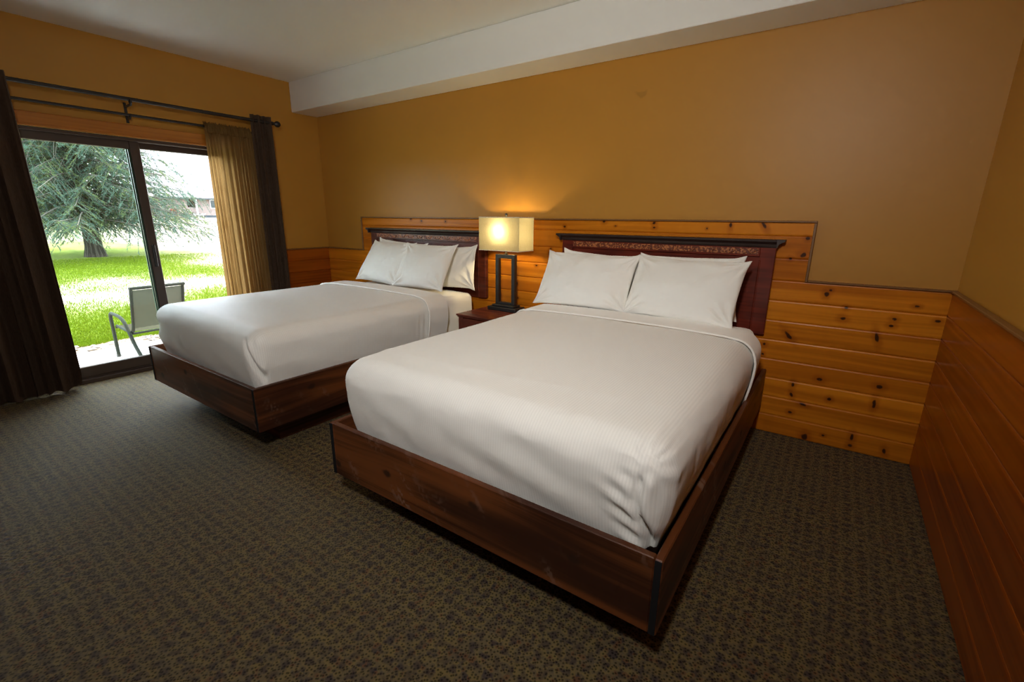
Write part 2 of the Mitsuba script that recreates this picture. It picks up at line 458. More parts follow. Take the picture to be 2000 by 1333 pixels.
put('door_1__track', concat([box(-.058, -.046, DY0 + .035, DY1 - .035, .035, .05), box(-.108, -.096, DY0 + .035, DY1 - .035, .035, .05)]), 'mat_bronze')


def panel(key, x, y0, y1, gm, s=.072, zb=.14, zt=1.965):
    a = [box(x - .02, x + .02, y0, y0 + s, .05, 2.03, .004), box(x - .02, x + .02, y1 - s, y1, .05, 2.03, .004),
         box(x - .02, x + .02, y0 + s, y1 - s, .05, zb, .004), box(x - .02, x + .02, y0 + s, y1 - s, zt, 2.03, .004)]
    put(key, concat(a), 'mat_bronze')
    put(key + '__pane', grid(np.array([[[x, y0 + s, zb], [x, y0 + s, zt]], [[x, y1 - s, zb], [x, y1 - s, zt]]])), gm)
    for ya, yb in ((y1 - s - .012, y1 - s), (y1 - s - .027, y1 - s - .017), (y0 + s, y0 + s + .012)):
        put(num(key + '__gasket'), box(x - .009, x + .009, ya, yb, zb, zt, .002), 'mat_rubber')


panel('door_1__sliding_panel', -.052, -2.66, -1.750, 'mat_glass_tint')
panel('door_1__fixed_panel', -.102, -1.822, -.945, 'mat_glass', zt=1.98)
put('door_1__latch', box(-.032, -.018, -1.80, -1.775, .95, 1.15, .004), 'mat_iron')

# ------------------------------------------------------------------ curtain rods and curtains
def rod(key, x, z, r, y0, y1, label, finial):
    put(key + '__bar', tube([(x, y0, z), (x, y1, z)], r, 16), 'mat_rod', smooth=40)
    if finial:
        for y, s in ((y1, 1), (y0, -1)):
            pr = [(0, 0), (r * 1.15, 0), (r * 1.15, .012), (r * .8, .02), (r * .9, .03), (r * 1.7, .045), (r * 1.95, .06), (r * 1.6, .078), (r * .8, .088), (0, .09)]
            m = lathe(pr, 20)
            m.apply_transform(trimesh.transformations.rotation_matrix(-s * math.pi / 2, (1, 0, 0)))
            m.apply_translation((x, y, z))
            put(num(key + '__finial'), m, 'mat_rod', smooth=40)
    tag(key, label, 'curtain rod')


rod('curtain_rod', .135, 2.338, .0155, -3.05, -.62, 'thick dark curtain rod with round finial, upper of the two rods', True)
rod('curtain_rod_001', .07, 2.226, .011, -3.00, -.70, 'thin dark curtain rod carrying the sheer curtain, lower of the two rods', False)
br = [box(0, .006, -1.820, -1.800, 2.17, 2.33, .002), box(.006, .135, -1.816, -1.804, 2.288, 2.306, .002),
      tube([(.135, -1.81, 2.297), (.152, -1.81, 2.312), (.158, -1.81, 2.336)], .007, 8), tube([(.135, -1.81, 2.297), (.12, -1.81, 2.308), (.114, -1.81, 2.33)], .007, 8)]
put('curtain_rod__bracket', concat(br), 'mat_iron', smooth=30)
put('curtain_rod_001__bracket', concat([box(.006, .07, -1.815, -1.805, 2.192, 2.206, .002), tube([(.052, -1.81, 2.222), (.06, -1.81, 2.207), (.07, -1.81, 2.203), (.08, -1.81, 2.207), (.088, -1.81, 2.222)], .006, 8)]), 'mat_iron', smooth=30)


def curtain(key, x, yl, yr, zt, zb, folds, amp, m, seed, spread=1.0, ny=160, nz=60, headed=False, flip=False, lean=0.0):
    """cloth hung from zt to zb between y = yl and yr; folds deepen downwards"""
    r = np.random.default_rng(seed)
    s = np.linspace(0, 1, ny)
    t = np.linspace(0, 1, nz)
    ph = r.uniform(0, 6.28, 4)
    S, Tt = np.meshgrid(s, t, indexing='ij')
    base = 2 * math.pi * folds * (S + .035 * np.sin(2 * math.pi * S * 1.7 + ph[0])) + .5 * np.sin(3 * Tt + ph[1])
    a = amp * (.55 + .55 * Tt)
    X = x + a * (np.sin(base) + .25 * np.sin(2.3 * base + ph[2])) + lean * Tt
    mid = (yl + yr) / 2
    w = 1 + (spread - 1) * Tt
    Y = mid + (S - .5) * (yr - yl) * w + .25 * a * np.cos(base)
    Z = zt + (zb - zt) * Tt
    Z = Z + (Tt > .9) * .010 * np.sin(base + 1.0) * (Tt - .9) / .1
    if headed:
        hd = np.clip((.05 - Tt) / .05, 0, 1)
        X = X + hd * .012 * np.sin(base * 4.0 + ph[3])
        Z = Z + hd * .010 * np.sin(base * 4.7 + ph[2])
    if flip:
        k = np.clip((S - .86) / .14, 0, 1) * np.clip((Tt - .93) / .07, 0, 1)
        Z += .030 * k
        X -= .05 * k * k
    P = np.stack([X, Y, Z], -1)
    put(key, grid(P), m, smooth=True)
    return P


curtain('drape', .14, -3.02, -2.515, 2.385, .020, 5.6, .044, 'mat_curtain', 3, spread=1.03, ny=240, flip=True)
tag('drape', 'dark brown drape hanging to the floor at the left end of the rod', 'curtain')
put('drape__lining', grid(np.array([[[.070 - .004 * i, -2.62 + .034 * i, .05 - .011 * i], [.070 - .004 * i, -2.62 + .034 * i, 2.30]] for i in range(4)])), 'mat_lining', label='pale lining behind the drape edge')
curtain('drape_001', .14, -.835, -.635, 2.392, .02, 3.4, .034, 'mat_curtain', 5, spread=1.12, ny=140)
tag('drape_001', 'dark brown drape gathered beside the sheer curtain, at the corner end of the rod', 'curtain')
Ps = curtain('sheer_curtain', .072, -1.245, -.79, 2.222, .03, 10.5, .020, 'mat_sheer', 9, spread=1.06, ny=260, nz=70)
tag('sheer_curtain', 'tan sheer curtain gathered on the thin rod beside the open door panel', 'curtain')
# gathered heading of the sheer around its rod
s = np.linspace(0, 1, 220)
H = []
for i, q in enumerate(s):
    y = -1.250 + q * (.43)
    w = .010 * math.sin(q * 150 + 1.5 * math.sin(q * 23)) + .006 * math.sin(q * 331 + 1)
    wf = .006 * math.sin(q * 260 + 2)
    H.append([(.072 - .016 + wf, y, 2.205), (.072 - .017 + w, y, 2.232), (.072 - .004 + w, y, 2.245 + .003 * math.sin(q * 300)), (.072 + wf * .4, y, 2.264 + .009 * math.sin(q * 120 + 2 * math.sin(q * 31))),
              (.072 + .006 + w, y, 2.246), (.072 + .019 + w, y, 2.230), (.072 + .017 + wf, y, 2.200), (.072 + .014 + w, y, 2.170)])
put('sheer_curtain__heading', grid(np.array(H)), 'mat_sheer', smooth=True)

# ------------------------------------------------------------------ beds
ZF0, ZF1 = .180, .453


def bed(key, x0, x1, label):
    y0, y1 = -2.248, -.045
    t = .026
    put(key + '__footboard', box(x0 + t, x1 - t, y0, y0 + t, ZF0, ZF1, .003), 'mat_stain')
    put(key + '__side_rail', box(x0, x0 + t, y0 - .001, y1, ZF0, ZF1, .004), 'mat_stain')
    put(key + '__side_rail_001', box(x1 - t, x1, y0 - .001, y1, ZF0, ZF1, .004), 'mat_stain')
    for i_, xe in enumerate((x0, x1 - t)):
        put(f'{key}__side_rail' + ('_001' if i_ else '') + '__end_grain', box(xe + .003, xe + t - .003, y0 - .0035, y0 - .001, ZF0 + .003, ZF1 - .004), 'mat_end_grain', label='near black end grain')
    put(key + '__deck', box(x0 + t, x1 - t, y0 + t, y1, .235, .26), 'mat_stain')
    put(key + '__plinth', concat([box(x0 + .19, x1 - .19, y0 + .21, y0 + .235, 0, ZF0 + .055), box(x0 + .19, x0 + .215, y0 + .235, y1 - .1, 0, ZF0 + .055),
                                  box(x1 - .215, x1 - .19, y0 + .235, y1 - .1, 0, ZF0 + .055)]), 'mat_stain', label='recessed dark plinth')
    tag(key, label, 'bed frame')


BL = (.951, 2.517)
BR = (3.242, 4.862)
bed('bed_frame', *BL, 'dark stained wooden box bed frame nearest the sliding door')
bed('bed_frame_001', *BR, 'dark stained wooden box bed frame with scuffed footboard, nearest the camera')


def rounded(P, x0, x1, y0, y1, z1, r):
    lo = np.array([x0 + r, y0 + r, -9.0])
    hi = np.array([x1 - r, y1, z1 - r])
    q = np.clip(P, lo, hi)
    d = P - q
    L = np.linalg.norm(d, axis=1, keepdims=True)
    n = d / np.maximum(L, 1e-9)
    return q + r * n, n


def drape(x0, x1, y0, y1, z0, z1, r, step=.014, crown=.02, tuck=.045, bulge=.012, seed=0, foot=True, wr=.004, extra=None, back=False):
    """cloth over a mattress: top, two sides and the foot, open below; x1 > x0, foot at y0, head at y1"""
    hx, hz, ly = x1 - x0, z1 - z0, y1 - y0
    nx, nz, nyy = int(hx / step), int(hz / step), max(2, int(ly / step))
    prof = [(x0, z0 + hz * i / nz) for i in range(nz)] + [(x0 + hx * i / nx, z1) for i in range(nx)] + [(x1, z1 - hz * i / nz) for i in range(nz + 1)]
    prof = np.array(prof)
    ys = np.linspace(y1, y0, nyy + 1)
    A = np.stack([np.broadcast_to(prof[:, None, 0], (len(prof), len(ys))), np.broadcast_to(ys, (len(prof), len(ys))), np.broadcast_to(prof[:, None, 1], (len(prof), len(ys)))], -1)
    ms = [grid(A)]
    if foot:
        xs, zs = np.linspace(x0, x1, nx + 1), np.linspace(z0, z1, nz + 1)
        B = np.stack(np.meshgrid(xs, zs, indexing='ij'), -1)
        B = np.stack([B[..., 0], np.full(B.shape[:2], y0), B[..., 1]], -1)
        ms.append(grid(B[::-1]))
    if back:
        xs, zs = np.linspace(x0, x1, nx + 1), np.linspace(z0, z1, nz + 1)
        B = np.stack(np.meshgrid(xs, zs, indexing='ij'), -1)
        B = np.stack([B[..., 0], np.full(B.shape[:2], y1), B[..., 1]], -1)
        ms.append(grid(B))
    for g_, ax, sg in zip(ms, (2, 1, 1), (1, -1, 1)):
        if (g_.face_normals[:, ax] * g_.area_faces).sum() * sg < 0:
            g_.invert()
    m = concat(ms)
    m.merge_vertices(digits_vertex=6)
    P0 = np.array(m.vertices)
    P, n = rounded(P0, x0, x1, y0 if foot else y0 - 9, y1 + (0 if back else 9), z1, r)
    if not foot:
        P[:, 1] = P0[:, 1]
    tz = np.clip((P[:, 2] - z0) / hz, 0, 1)
    side = np.clip(1 - n[:, 2] ** 2, 0, 1)
    off = -tuck * (1 - tz) ** 2.2 + bulge * np.sin(math.pi * np.clip(tz, 0, 1)) - .006
    h = n.copy()
    h[:, 2] = 0
    P += h * off[:, None]
    cx = (P[:, 0] - (x0 + x1) / 2) / (hx / 2)
    cy = (P[:, 1] - (y0 + y1) / 2) / (ly / 2)
    top = np.clip(n[:, 2], 0, 1)
    P[:, 2] += crown * top * (1 - np.clip(np.abs(cx), 0, 1) ** 3) * (1 - np.clip(-cy, 0, 1) ** 3)
    # soft rumples on the top, hanging folds on the sides
    w = wr * (mfbm(P, (3.5, 2.5, 5), seed + .3) - .5) * 2
    u = P[:, 0] * np.abs(n[:, 1]) + P[:, 1] * np.abs(n[:, 0])
    hang = mfbm(np.stack([u * 13, P[:, 2] * 2.2, np.zeros(len(P))], 1), 1, seed + 7.7) - .5
    amp = wr * 2.0 * side * (1 - .4 * tz)
    drag = np.sin((P[:, 2] * 1.0 + .35 * P[:, 0] + .25 * P[:, 1]) * 2 * math.pi / .19 + 5 * mfbm(P, (1.6, 1.6, 2), seed + 2.2)) * (mfbm(P, (2.2, 2.2, 3), seed + 4.4) - .42).clip(0) * side
    P += n * (w + amp * hang * 1.2 + wr * 3.2 * drag)[:, None]
    if extra is not None:
        P = extra(P, n, tz)
    m.vertices = P
    m.faces = m.faces[m.area_faces > 1e-10] if False else m.faces
    return m


ZT = .775


def corner_left(P, n, tz):
    """the tucked corner by the aisle: a curved seam with small puckers below it"""
    q = P.copy()
    x, y, z = P.T
    s = (y + 2.19)                              # distance from the foot
    zz = np.clip((.70 - z) / .28, 0, 1)
    onside = n[:, 0] > .5
    seam = 2.455 + .03 * zz - x
    foot = (n[:, 1] < -.35)
    # groove along the seam on the foot face near x = 2.44..2.48
    xs = 2.395 + .085 * np.clip((.72 - z) / .27, 0, 1) ** .7
    d = x - xs
    g = np.exp(-(d / .011) ** 2) * np.clip((.74 - z) / .05, 0, 1) * foot
    lip = np.exp(-((d - .022) / .016) ** 2) * np.clip((.74 - z) / .05, 0, 1) * foot
    belly = np.exp(-((d + .07) / .05) ** 2) * np.clip((.72 - z) / .08, 0, 1) * foot
    q += n * (-.026 * g + .012 * lip + .006 * belly)[:, None]
    puck = np.sin((z * 2.2 + x * 1.4) * 2 * math.pi / .055) * np.exp(-((x - xs + .06) / .05) ** 2) * np.clip((.62 - z) / .15, 0, 1) * foot
    q[:, 1] += .0035 * puck
    # pleats by the head end of the aisle side
    pl = np.sin(y * 2 * math.pi / .052 + 3 * z) * np.exp(-((y + .86) / .12) ** 2) * np.clip((.74 - z) / .2, 0, 1) * onside
    q[:, 0] += .005 * pl
    # dent on the far foot corner
    dent = np.exp(-((x - 1.08) / .05) ** 2 - ((z - .63) / .06) ** 2) * foot
    q[:, 1] += .018 * dent
    return q


def corner_right(P, n, tz):
    """the bunched corner nearest the camera: a deep crease with knuckled folds"""
    q = P.copy()
    x, y, z = P.T
    foot = np.clip(-n[:, 1] * 1.6, 0, 1)
    d = x - (4.775 + .02 * np.sin(z * 18))
    band = np.clip((.70 - z) / .04, 0, 1)
    g = np.exp(-(d / .009) ** 2) * band * foot
    lip = np.exp(-((d - .028) / .018) ** 2) * band * foot
    lip2 = np.exp(-((d + .024) / .016) ** 2) * band * foot
    q[:, 1] += .020 * g - .014 * lip - .006 * lip2
    kn = np.sin(z * 2 * math.pi / .072 + 3.2 * d / .1 + .7) * np.exp(-((d + .055) / .045) ** 2) * np.clip((.70 - z) / .03, 0, 1) * foot
    q[:, 1] += .0075 * kn
    r = np.sqrt((x - 4.77) ** 2 + (y + 2.17) ** 2 + (z - .72) ** 2)
    a = np.arctan2(z - .72, x - 4.77)
    q += n * (.0035 * np.sin(a * 9) * np.exp(-(r / .12) ** 2))[:, None]
    # a long shallow drag line across the foot of the bed
    q[:, 2] += n[:, 2].clip(0) * .004 * np.exp(-((y + 1.93 + .06 * np.sin(x * 2.1)) / .03) ** 2)
    return q


# the mattresses with their fitted sheets
for key, (a, b), lab in (('mattress', BL, 'white sheeted mattress on the bed nearest the sliding door'), ('mattress_001', BR, 'white sheeted mattress on the bed nearest the camera')):
    m = drape(a + .075, b - .075, -2.11, -.205, .262, .745, .055, step=.03, crown=.004, tuck=.012, bulge=.006, seed=3 if key == 'mattress' else 5, wr=.004, back=True)
    lid = box(a + .09, b - .09, -2.12, -.24, .262, .27)
    put(key, concat([m]), 'mat_sheet', smooth=True)
    tag(key, lab, 'mattress')

spreadL = drape(1.000, 2.497, -2.213, -.67, .405, ZT, .105, crown=.018, tuck=.028, bulge=.012, seed=11, wr=.0045, extra=corner_left)
put('bedspread', spreadL, 'mat_linen', smooth=True)
tag('bedspread', 'smooth white bedspread tucked into the bed nearest the sliding door', 'bedspread')
spreadR = drape(3.285, 4.846, -2.213, -.62, .405, ZT, .105, crown=.018, tuck=.028, bulge=.014, seed=23, wr=.0045, extra=corner_right)
put('bedspread_001', spreadR, 'mat_linen', smooth=True)
tag('bedspread_001', 'white striped bedspread with a bunched corner on the bed nearest the camera', 'bedspread')


def sheet_fold(key, x0, x1, ya, yb, zb, seed):
    """the top sheet turned back over the bedspread: a doubled band with a rolled hem"""
    o = .009
    m = drape(x0 - o, x1 + o, ya, yb, zb, ZT + o + .002, .11, crown=.018, tuck=.028, bulge=.014, seed=seed, foot=False, wr=.003, step=.02)
    put(key, m, 'mat_sheet', smooth=True)


sheet_fold('bedspread__turned_sheet', 1.000, 2.497, -.825, -.60, .42, 11)
sheet_fold('bedspread_001__turned_sheet', 3.285, 4.846, -.735, -.47, .42, 23)


def hem(key, x0, x1, y, zb):
    """the rolled hem of the turned sheet, running across the bed and down both sides"""
    o, r = .012, .11
    pts = []
    for z in np.linspace(zb, ZT - r, 10):
        tz = (z - .42) / (ZT - .42)
        pts.append((x0 - o + .028 * (1 - tz) ** 2.2 - .010 * math.sin(math.pi * tz), y, z))
    for a in np.linspace(0, math.pi / 2, 8)[1:]:
        pts.append((x0 - o + r - r * math.cos(a), y, ZT + o - r + r * math.sin(a)))
    xm, hw = (x0 + x1) / 2, (x1 - x0) / 2
    for x in np.linspace(x0 + r, x1 - r, 40)[1:-1]:
        pts.append((x, y + .006 * math.sin(x * 5), ZT + o + .018 * (1 - abs((x - xm) / hw) ** 3)))
    right = [(2 * xm - p[0], p[1], p[2]) for p in pts[:17]][::-1]
    put(key, tube(pts + right, .0065, 8), 'mat_sheet', smooth=40)


hem('bedspread__hem', 1.000, 2.497, -.825, .43)
hem('bedspread_001__hem', 3.285, 4.846, -.735, .43)


def pillow(key, bl, br, w, h, lean, label, group=None, th=.15, seed=0, roll=0.0, pinch=.032, tips=(1, 1, 1, 1)):
    """a bed pillow standing on its long edge between the floor points bl and br, leaning back"""
    n = 72
    u = np.linspace(-1, 1, n)
    U, V = np.meshgrid(u, u, indexing='ij')
    U, V = np.sin(U * math.pi / 2) * .35 + U * .65, np.sin(V * math.pi / 2) * .35 + V * .65
    r = np.random.default_rng(seed)
    prof = (np.clip(1 - U ** 2, 0, 1) ** .55) * (np.clip(1 - V ** 2, 0, 1) ** .55)
    X = U * w / 2 * (1 - pinch * (1 - V ** 2) ** 1.0)
    Y = V * h / 2 * (1 - pinch * 1.25 * (1 - U ** 2) ** 1.0)
    k = np.stack([X, Y, np.zeros_like(X)], -1).reshape(-1, 3)
    wr = (mfbm(k, (9, 9, 1), seed * 3.1 + .5) - .5).reshape(n, n)
    # creases that run in from the corners
    cr = np.zeros_like(X)
    for (su, sv) in ((-1, -1), (1, -1), (1, 1), (-1, 1)):
        du, dv = (su - U) * w / 2, (sv - V) * h / 2
        ang, rad = np.arctan2(np.abs(dv), np.abs(du) + 1e-6), np.hypot(du, dv)
        cr += np.sin(ang * 13 + r.uniform(0, 6)) * np.exp(-((rad - .09) / .07) ** 2)
    edge = np.clip(prof * 3, 0, 1)
    sag = -.10 * (V + .2)                     # fuller towards the bottom
    Zf = th / 2 * prof * (1.0 + sag) + edge * (.032 * wr + .0085 * cr)
    Zb = -th / 2 * prof * .9 - edge * .010 * wr
    for (i, j), t in zip(((0, n - 1), (n - 1, n - 1), (0, 0), (n - 1, 0)), tips):
        d = np.hypot((U - u[i]) * w / 2, (V - u[j]) * h / 2)
        Zf -= 0
        X += np.sign(u[i]) * .012 * t * np.exp(-(d / .035) ** 2)
        Y += np.sign(u[j]) * .016 * t * np.exp(-(d / .035) ** 2)
    F, B = np.stack([X, Y, Zf], -1), np.stack([X, Y, Zb], -1)
    m = concat([grid(F), grid(B[::-1])])
    m.merge_vertices(digits_vertex=6)
    m.fix_normals()
    bl, br = np.array(bl, float), np.array(br, float)
    e = (br - bl) / np.linalg.norm(br - bl)
    outw = np.array([e[1], -e[0], 0.0])        # towards the foot
    upv = math.cos(lean) * np.array([0, 0, 1.0]) - math.sin(lean) * outw
    upv -= e * (upv @ e)
    upv /= np.linalg.norm(upv)
    face = np.cross(e, upv)
    R = np.stack([e, upv, face], 1)
    v = np.array(m.vertices)
    c, s_ = math.cos(roll), math.sin(roll)
    v = np.stack([v[:, 0] * c - v[:, 1] * s_, v[:, 0] * s_ + v[:, 1] * c, v[:, 2]], 1)
    v = v + np.array([0, h / 2, 0])
    m.vertices = v @ R.T + (bl + br) / 2
    # the lower edge is pressed flat on the mattress
    vv = np.array(m.vertices)
    zmin = bl[2] - .004
    vv[:, 2] = np.where(vv[:, 2] < zmin, zmin + .1 * (vv[:, 2] - zmin), vv[:, 2])
    m.vertices = vv
    put(key, m, 'mat_pillow', smooth=True)
    tag(key, label, 'pillow', group)


D = math.radians
zp = ZT + .018
G1, G2 = 'pillows on the bed nearest the sliding door', 'pillows on the bed nearest the camera'
pillow('pillow', (1.09, -.435, zp), (1.79, -.545, zp), .74, .45, D(33), 'front white pillow nearer the window on the far bed', G1, seed=1)
pillow('pillow_001', (1.80, -.55, zp), (2.30, -.50, zp), .58, .45, D(33), 'front white pillow with creased side, nearer the lamp on the far bed', G1, seed=2)
pillow('pillow_002', (1.19, -.25, zp), (1.80, -.25, zp), .70, .395, D(13), 'rear white pillow showing only a pointed corner against the far headboard', G1, seed=3, roll=D(-3), th=.11)
pillow('pillow_003', (1.86, -.235, zp - .02), (2.44, -.215, zp - .02), .62, .385, D(11), 'rear white pillow standing upright beside the lamp on the far bed', G1, seed=4, roll=D(3), th=.11)
pillow('pillow_004', (3.31, -.47, zp), (3.97, -.45, zp), .72, .44, D(33), 'front white pillow nearer the lamp on the near bed', G2, seed=5)
pillow('pillow_005', (4.00, -.45, zp), (4.66, -.50, zp), .71, .44, D(33), 'front white pillow farther from the lamp on the near bed', G2, seed=6)
pillow('pillow_006', (3.38, -.25, zp), (3.99, -.25, zp), .66, .38, D(13), 'rear white pillow nearer the lamp, mostly hidden, on the near bed', G2, seed=7, roll=D(-3), th=.11)
pillow('pillow_007', (4.01, -.255, zp), (4.64, -.265, zp), .67, .395, D(14), 'rear white pillow with a pointed corner showing, farther from the lamp on the near bed', G2, seed=8, roll=D(1), th=.11)


# ------------------------------------------------------------------ headboards
def headboard(key, x0, x1, label, mm='mat_mahogany'):
    z0, z1 = .685, 1.30
    yb, t = -.021, .045
    xi0, xi1 = x0 + .045, x1 - .045
    put(key + '__panel', box(xi0 + .09, xi1 - .09, yb - t + .012, yb, z0, z1 - .11, .002), mm)
    put(key + '__stile', box(xi0, xi0 + .09, yb - t, yb, z0, z1 - .045, .004), mm)
    put(key + '__stile_001', box(xi1 - .09, xi1, yb - t, yb, z0, z1 - .045, .004), mm)
    for bx_ in (box(xi0 + .078, xi0 + .086, yb - t - .004, yb - t + .004, z0, z1 - .13, .002), box(xi1 - .086, xi1 - .078, yb - t - .004, yb - t + .004, z0, z1 - .13, .002)):
        put(num(key + '__bead'), bx_, mm)
    put(key + '__rail', box(xi0 + .09, xi1 - .09, yb - t, yb, z1 - .11, z1 - .045, .002), mm)
    # crown moulding
    pr = [(0, z1 - .052), (-(t + .004), z1 - .052), (-(t + .008), z1 - .044), (-(t + .012), z1 - .03), (-(t + .024), z1 - .018), (-(t + .034), z1 - .014), (-(t + .036), z1 - .002), (-(t + .030), z1), (0, z1)]
    body = prism([(yb + a, b) for a, b in pr], 'x', xi0, xi1)
    ends = []
    for xe, s in ((xi0, -1), (xi1, 1)):
        pe = [(0, z1 - .052), (s * .004, z1 - .052), (s * .008, z1 - .044), (s * .012, z1 - .03), (s * .030, z1 - .018), (s * .043, z1 - .014), (s * .045, z1 - .002), (s * .04, z1), (0, z1)]
        ends.append(prism([(xe + a, b) for a, b in pe], 'y', yb - t - .034, yb))
    put(key + '__cornice', concat([body] + ends), 'mat_ebony', label='near black crown moulding')
    # carved scroll band
    zc, hb = z1 - .078, .019
    parts = [box(xi0 + .10, xi1 - .10, yb - t - .003, yb - t + .002, zc - hb, zc + hb, .001)]
    k = int((xi1 - xi0 - .22) / .062)
    for i in range(k):
        cx = xi0 + .11 + (i + .5) * (xi1 - xi0 - .22) / k
        a = np.linspace(0, 4.2, 12)
        rr = .015 * (1 - a / 6.5)
        sg = 1 if i % 2 else -1
        pts = np.stack([cx + rr * np.cos(a) * 1.25, np.full(12, yb - t - .004), zc + sg * rr * np.sin(a)], 1)
        parts.append(tube(pts, np.linspace(.0035, .002, 12), 5))
        leaf = trimesh.creation.icosphere(1, 1)
        leaf.apply_scale((.013, .005, .006))
        leaf.apply_transform(trimesh.transformations.rotation_matrix(sg * .5, (0, 1, 0)))
        leaf.apply_translation((cx + .026, yb - t - .003, zc - sg * .006))
        parts.append(leaf)
    put(key + '__carved_band', concat(parts), 'mat_carve', smooth=40, label='carved scroll band')
    tag(key, label, 'headboard')


headboard('headboard', .850, 2.535, 'red mahogany headboard behind the far bed, partly hidden by the lamp shade', 'mat_mahogany_brown')
headboard('headboard_001', 3.242, 4.860, 'red mahogany headboard with carved band behind the near bed')

# ------------------------------------------------------------------ nightstand and lamp
NX0, NX1, NY0, NY1, NZ = 2.575, 3.165, -.545, -.045, .628
put('nightstand__top', concat([box(NX0 - .015, NX1 + .015, NY0 - .018, NY1, NZ - .014, NZ, .004), box(NX0 - .008, NX1 + .008, NY0 - .009, NY1, NZ - .026, NZ - .014, .003)]), 'mat_mahogany_brown')
put('nightstand__body', concat([box(NX0, NX0 + .02, NY0, NY1, .06, NZ - .026), box(NX1 - .02, NX1, NY0, NY1, .06, NZ - .026), box(NX0 + .02, NX1 - .02, NY1 - .012, NY1, .06, NZ - .026),
                               box(NX0 + .02, NX1 - .02, NY0, NY1 - .012, .06, .08), box(NX0 + .02, NX1 - .02, NY0, NY0 + .02, .325, .345), box(NX0 + .02, NX0 + .045, NY0, NY0 + .02, .08, NZ - .026),
                               box(NX1 - .045, NX1 - .02, NY0, NY0 + .02, .08, NZ - .026)]), 'mat_mahogany_brown')
put('nightstand__plinth', box(NX0 + .01, NX1 - .01, NY0 + .012, NY1, 0, .06), 'mat_mahogany_brown')
for i, (za, zb) in enumerate(((.35, NZ - .032), (.085, .32))):
    k = num('nightstand__drawer')
    xa, xb = NX0 + .05, NX1 - .05
    put(k, concat([box(xa, xb, NY0 - .006, NY0 + .014, za, zb, .003), box(xa + .03, xb - .03, NY0 - .011, NY0 - .004, za + .03, zb - .03, .004)]), 'mat_mahogany_brown')
    pr = [(0, 0), (.006, 0), (.006, .008), (.014, .016), (.016, .022), (.010, .028), (0, .029)]
    m = lathe(pr, 16)
    m.apply_transform(trimesh.transformations.rotation_matrix(math.pi / 2, (1, 0, 0)))
    m.apply_translation(((xa + xb) / 2, NY0 - .011, (za + zb) / 2))
    put(k + '__knob', m, 'mat_brass', smooth=40)
tag('nightstand', 'reddish brown nightstand with panelled drawer between the two beds', 'nightstand')

LX, LY = 2.800, -.170
put('table_lamp__base', concat([box(LX - .150, LX + .150, LY - .075, LY + .075, NZ, NZ + .032, .004), box(LX - .115, LX + .115, LY - .055, LY + .055, NZ + .032, NZ + .050, .004)]), 'mat_iron')
fz0, fz1, fw, fb = NZ + .05, 1.112, .101, .033
put('table_lamp__stem_frame', concat([box(LX - fw, LX - fw + fb, LY - .019, LY + .019, fz0, fz1, .002), box(LX + fw - fb, LX + fw, LY - .019, LY + .019, fz0, fz1, .002),
                                      box(LX - fw + fb, LX + fw - fb, LY - .019, LY + .019, fz1 - fb, fz1, .002), box(LX - fw + fb, LX + fw - fb, LY - .019, LY + .019, fz0, fz0 + .02, .002)]), 'mat_iron',
    label='open rectangular black iron stem')
put('table_lamp__neck', lathe([(0, 0), (.013, 0), (.013, .012), (.008, .016), (.008, .045), (.013, .05), (.017, .055), (.017, .11), (0, .11)], 16, (LX, LY, fz1)), 'mat_brass', smooth=35)
sx0, sx1, sy0, sy1, sz0, sz1 = 2.592, 3.006, -.280, -.062, 1.146, 1.424


def shade_shell(x0, x1, y0, y1, z0, z1):
    c = [(x0, y0), (x1, y0), (x1, y1), (x0, y1)]
    ms = []
    for i in range(4):
        (xa, ya), (xb, yb) = c[i], c[(i + 1) % 4]
        ms.append(grid(np.array([[[xa, ya, z0], [xa, ya, z1]], [[xb, yb, z0], [xb, yb, z1]]])))
    return concat(ms)


put('table_lamp__shade', shade_shell(sx0, sx1, sy0, sy1, sz0, sz1), 'mat_shade', label='rectangular cream linen shade, lit')
for z in (sz0, sz1 - .007):
    rim = [box(sx0 - .0015, sx1 + .0015, sy0 - .0015, sy0 + .0015, z, z + .007), box(sx0 - .0015, sx1 + .0015, sy1 - .0015, sy1 + .0015, z, z + .007),
            box(sx0 - .0015, sx0 + .0015, sy0 + .0015, sy1 - .0015, z, z + .007), box(sx1 - .0015, sx1 + .0015, sy0 + .0015, sy1 - .0015, z, z + .007)]
    put(num('table_lamp__shade__rim'), concat(rim), mat('mat_rim', two(principled((.6, .54, .40), .8))))
put('table_lamp__harp', concat([tube(smooth_path([(LX - .02, LY, 1.222), (LX - .055, LY, 1.27), (LX - .055, LY, 1.36), (LX, LY, 1.425), (LX + .055, LY, 1.36), (LX + .055, LY, 1.27), (LX + .02, LY, 1.222)]), .002, 6),
                               tube([(sx0, LY, 1.421), (sx1, LY, 1.421)], .002, 6), tube([(LX, sy0, 1.421), (LX, sy1, 1.421)], .002, 6)]), 'mat_brass', smooth=40)
put('table_lamp__finial', lathe([(0, 0), (.006, 0), (.006, .006), (.010, .010), (.012, .018), (.009, .027), (0, .030)], 16, (LX, LY, 1.424)), 'mat_iron', smooth=40)


def bulb(key, at, power, col, r=.028):
    pr = [(r * math.sin(a), -r * math.cos(a)) for a in np.linspace(0, math.pi - .5, 14)]
    pr += [(.013, r * 1.1), (.013, r * 1.5), (0, r * 1.5)]
    m = lathe(pr[::1], 20)
    v = np.array(m.vertices)
    v[:, 2] *= -1
    m.vertices = v + np.array(at)
    m.fix_normals()
    scene[key] = mikit.ply(m, 'mat_white', smooth=True)
    scene[key]['emitter'] = {'type': 'area', 'radiance': rgb(*[power * c for c in col])}


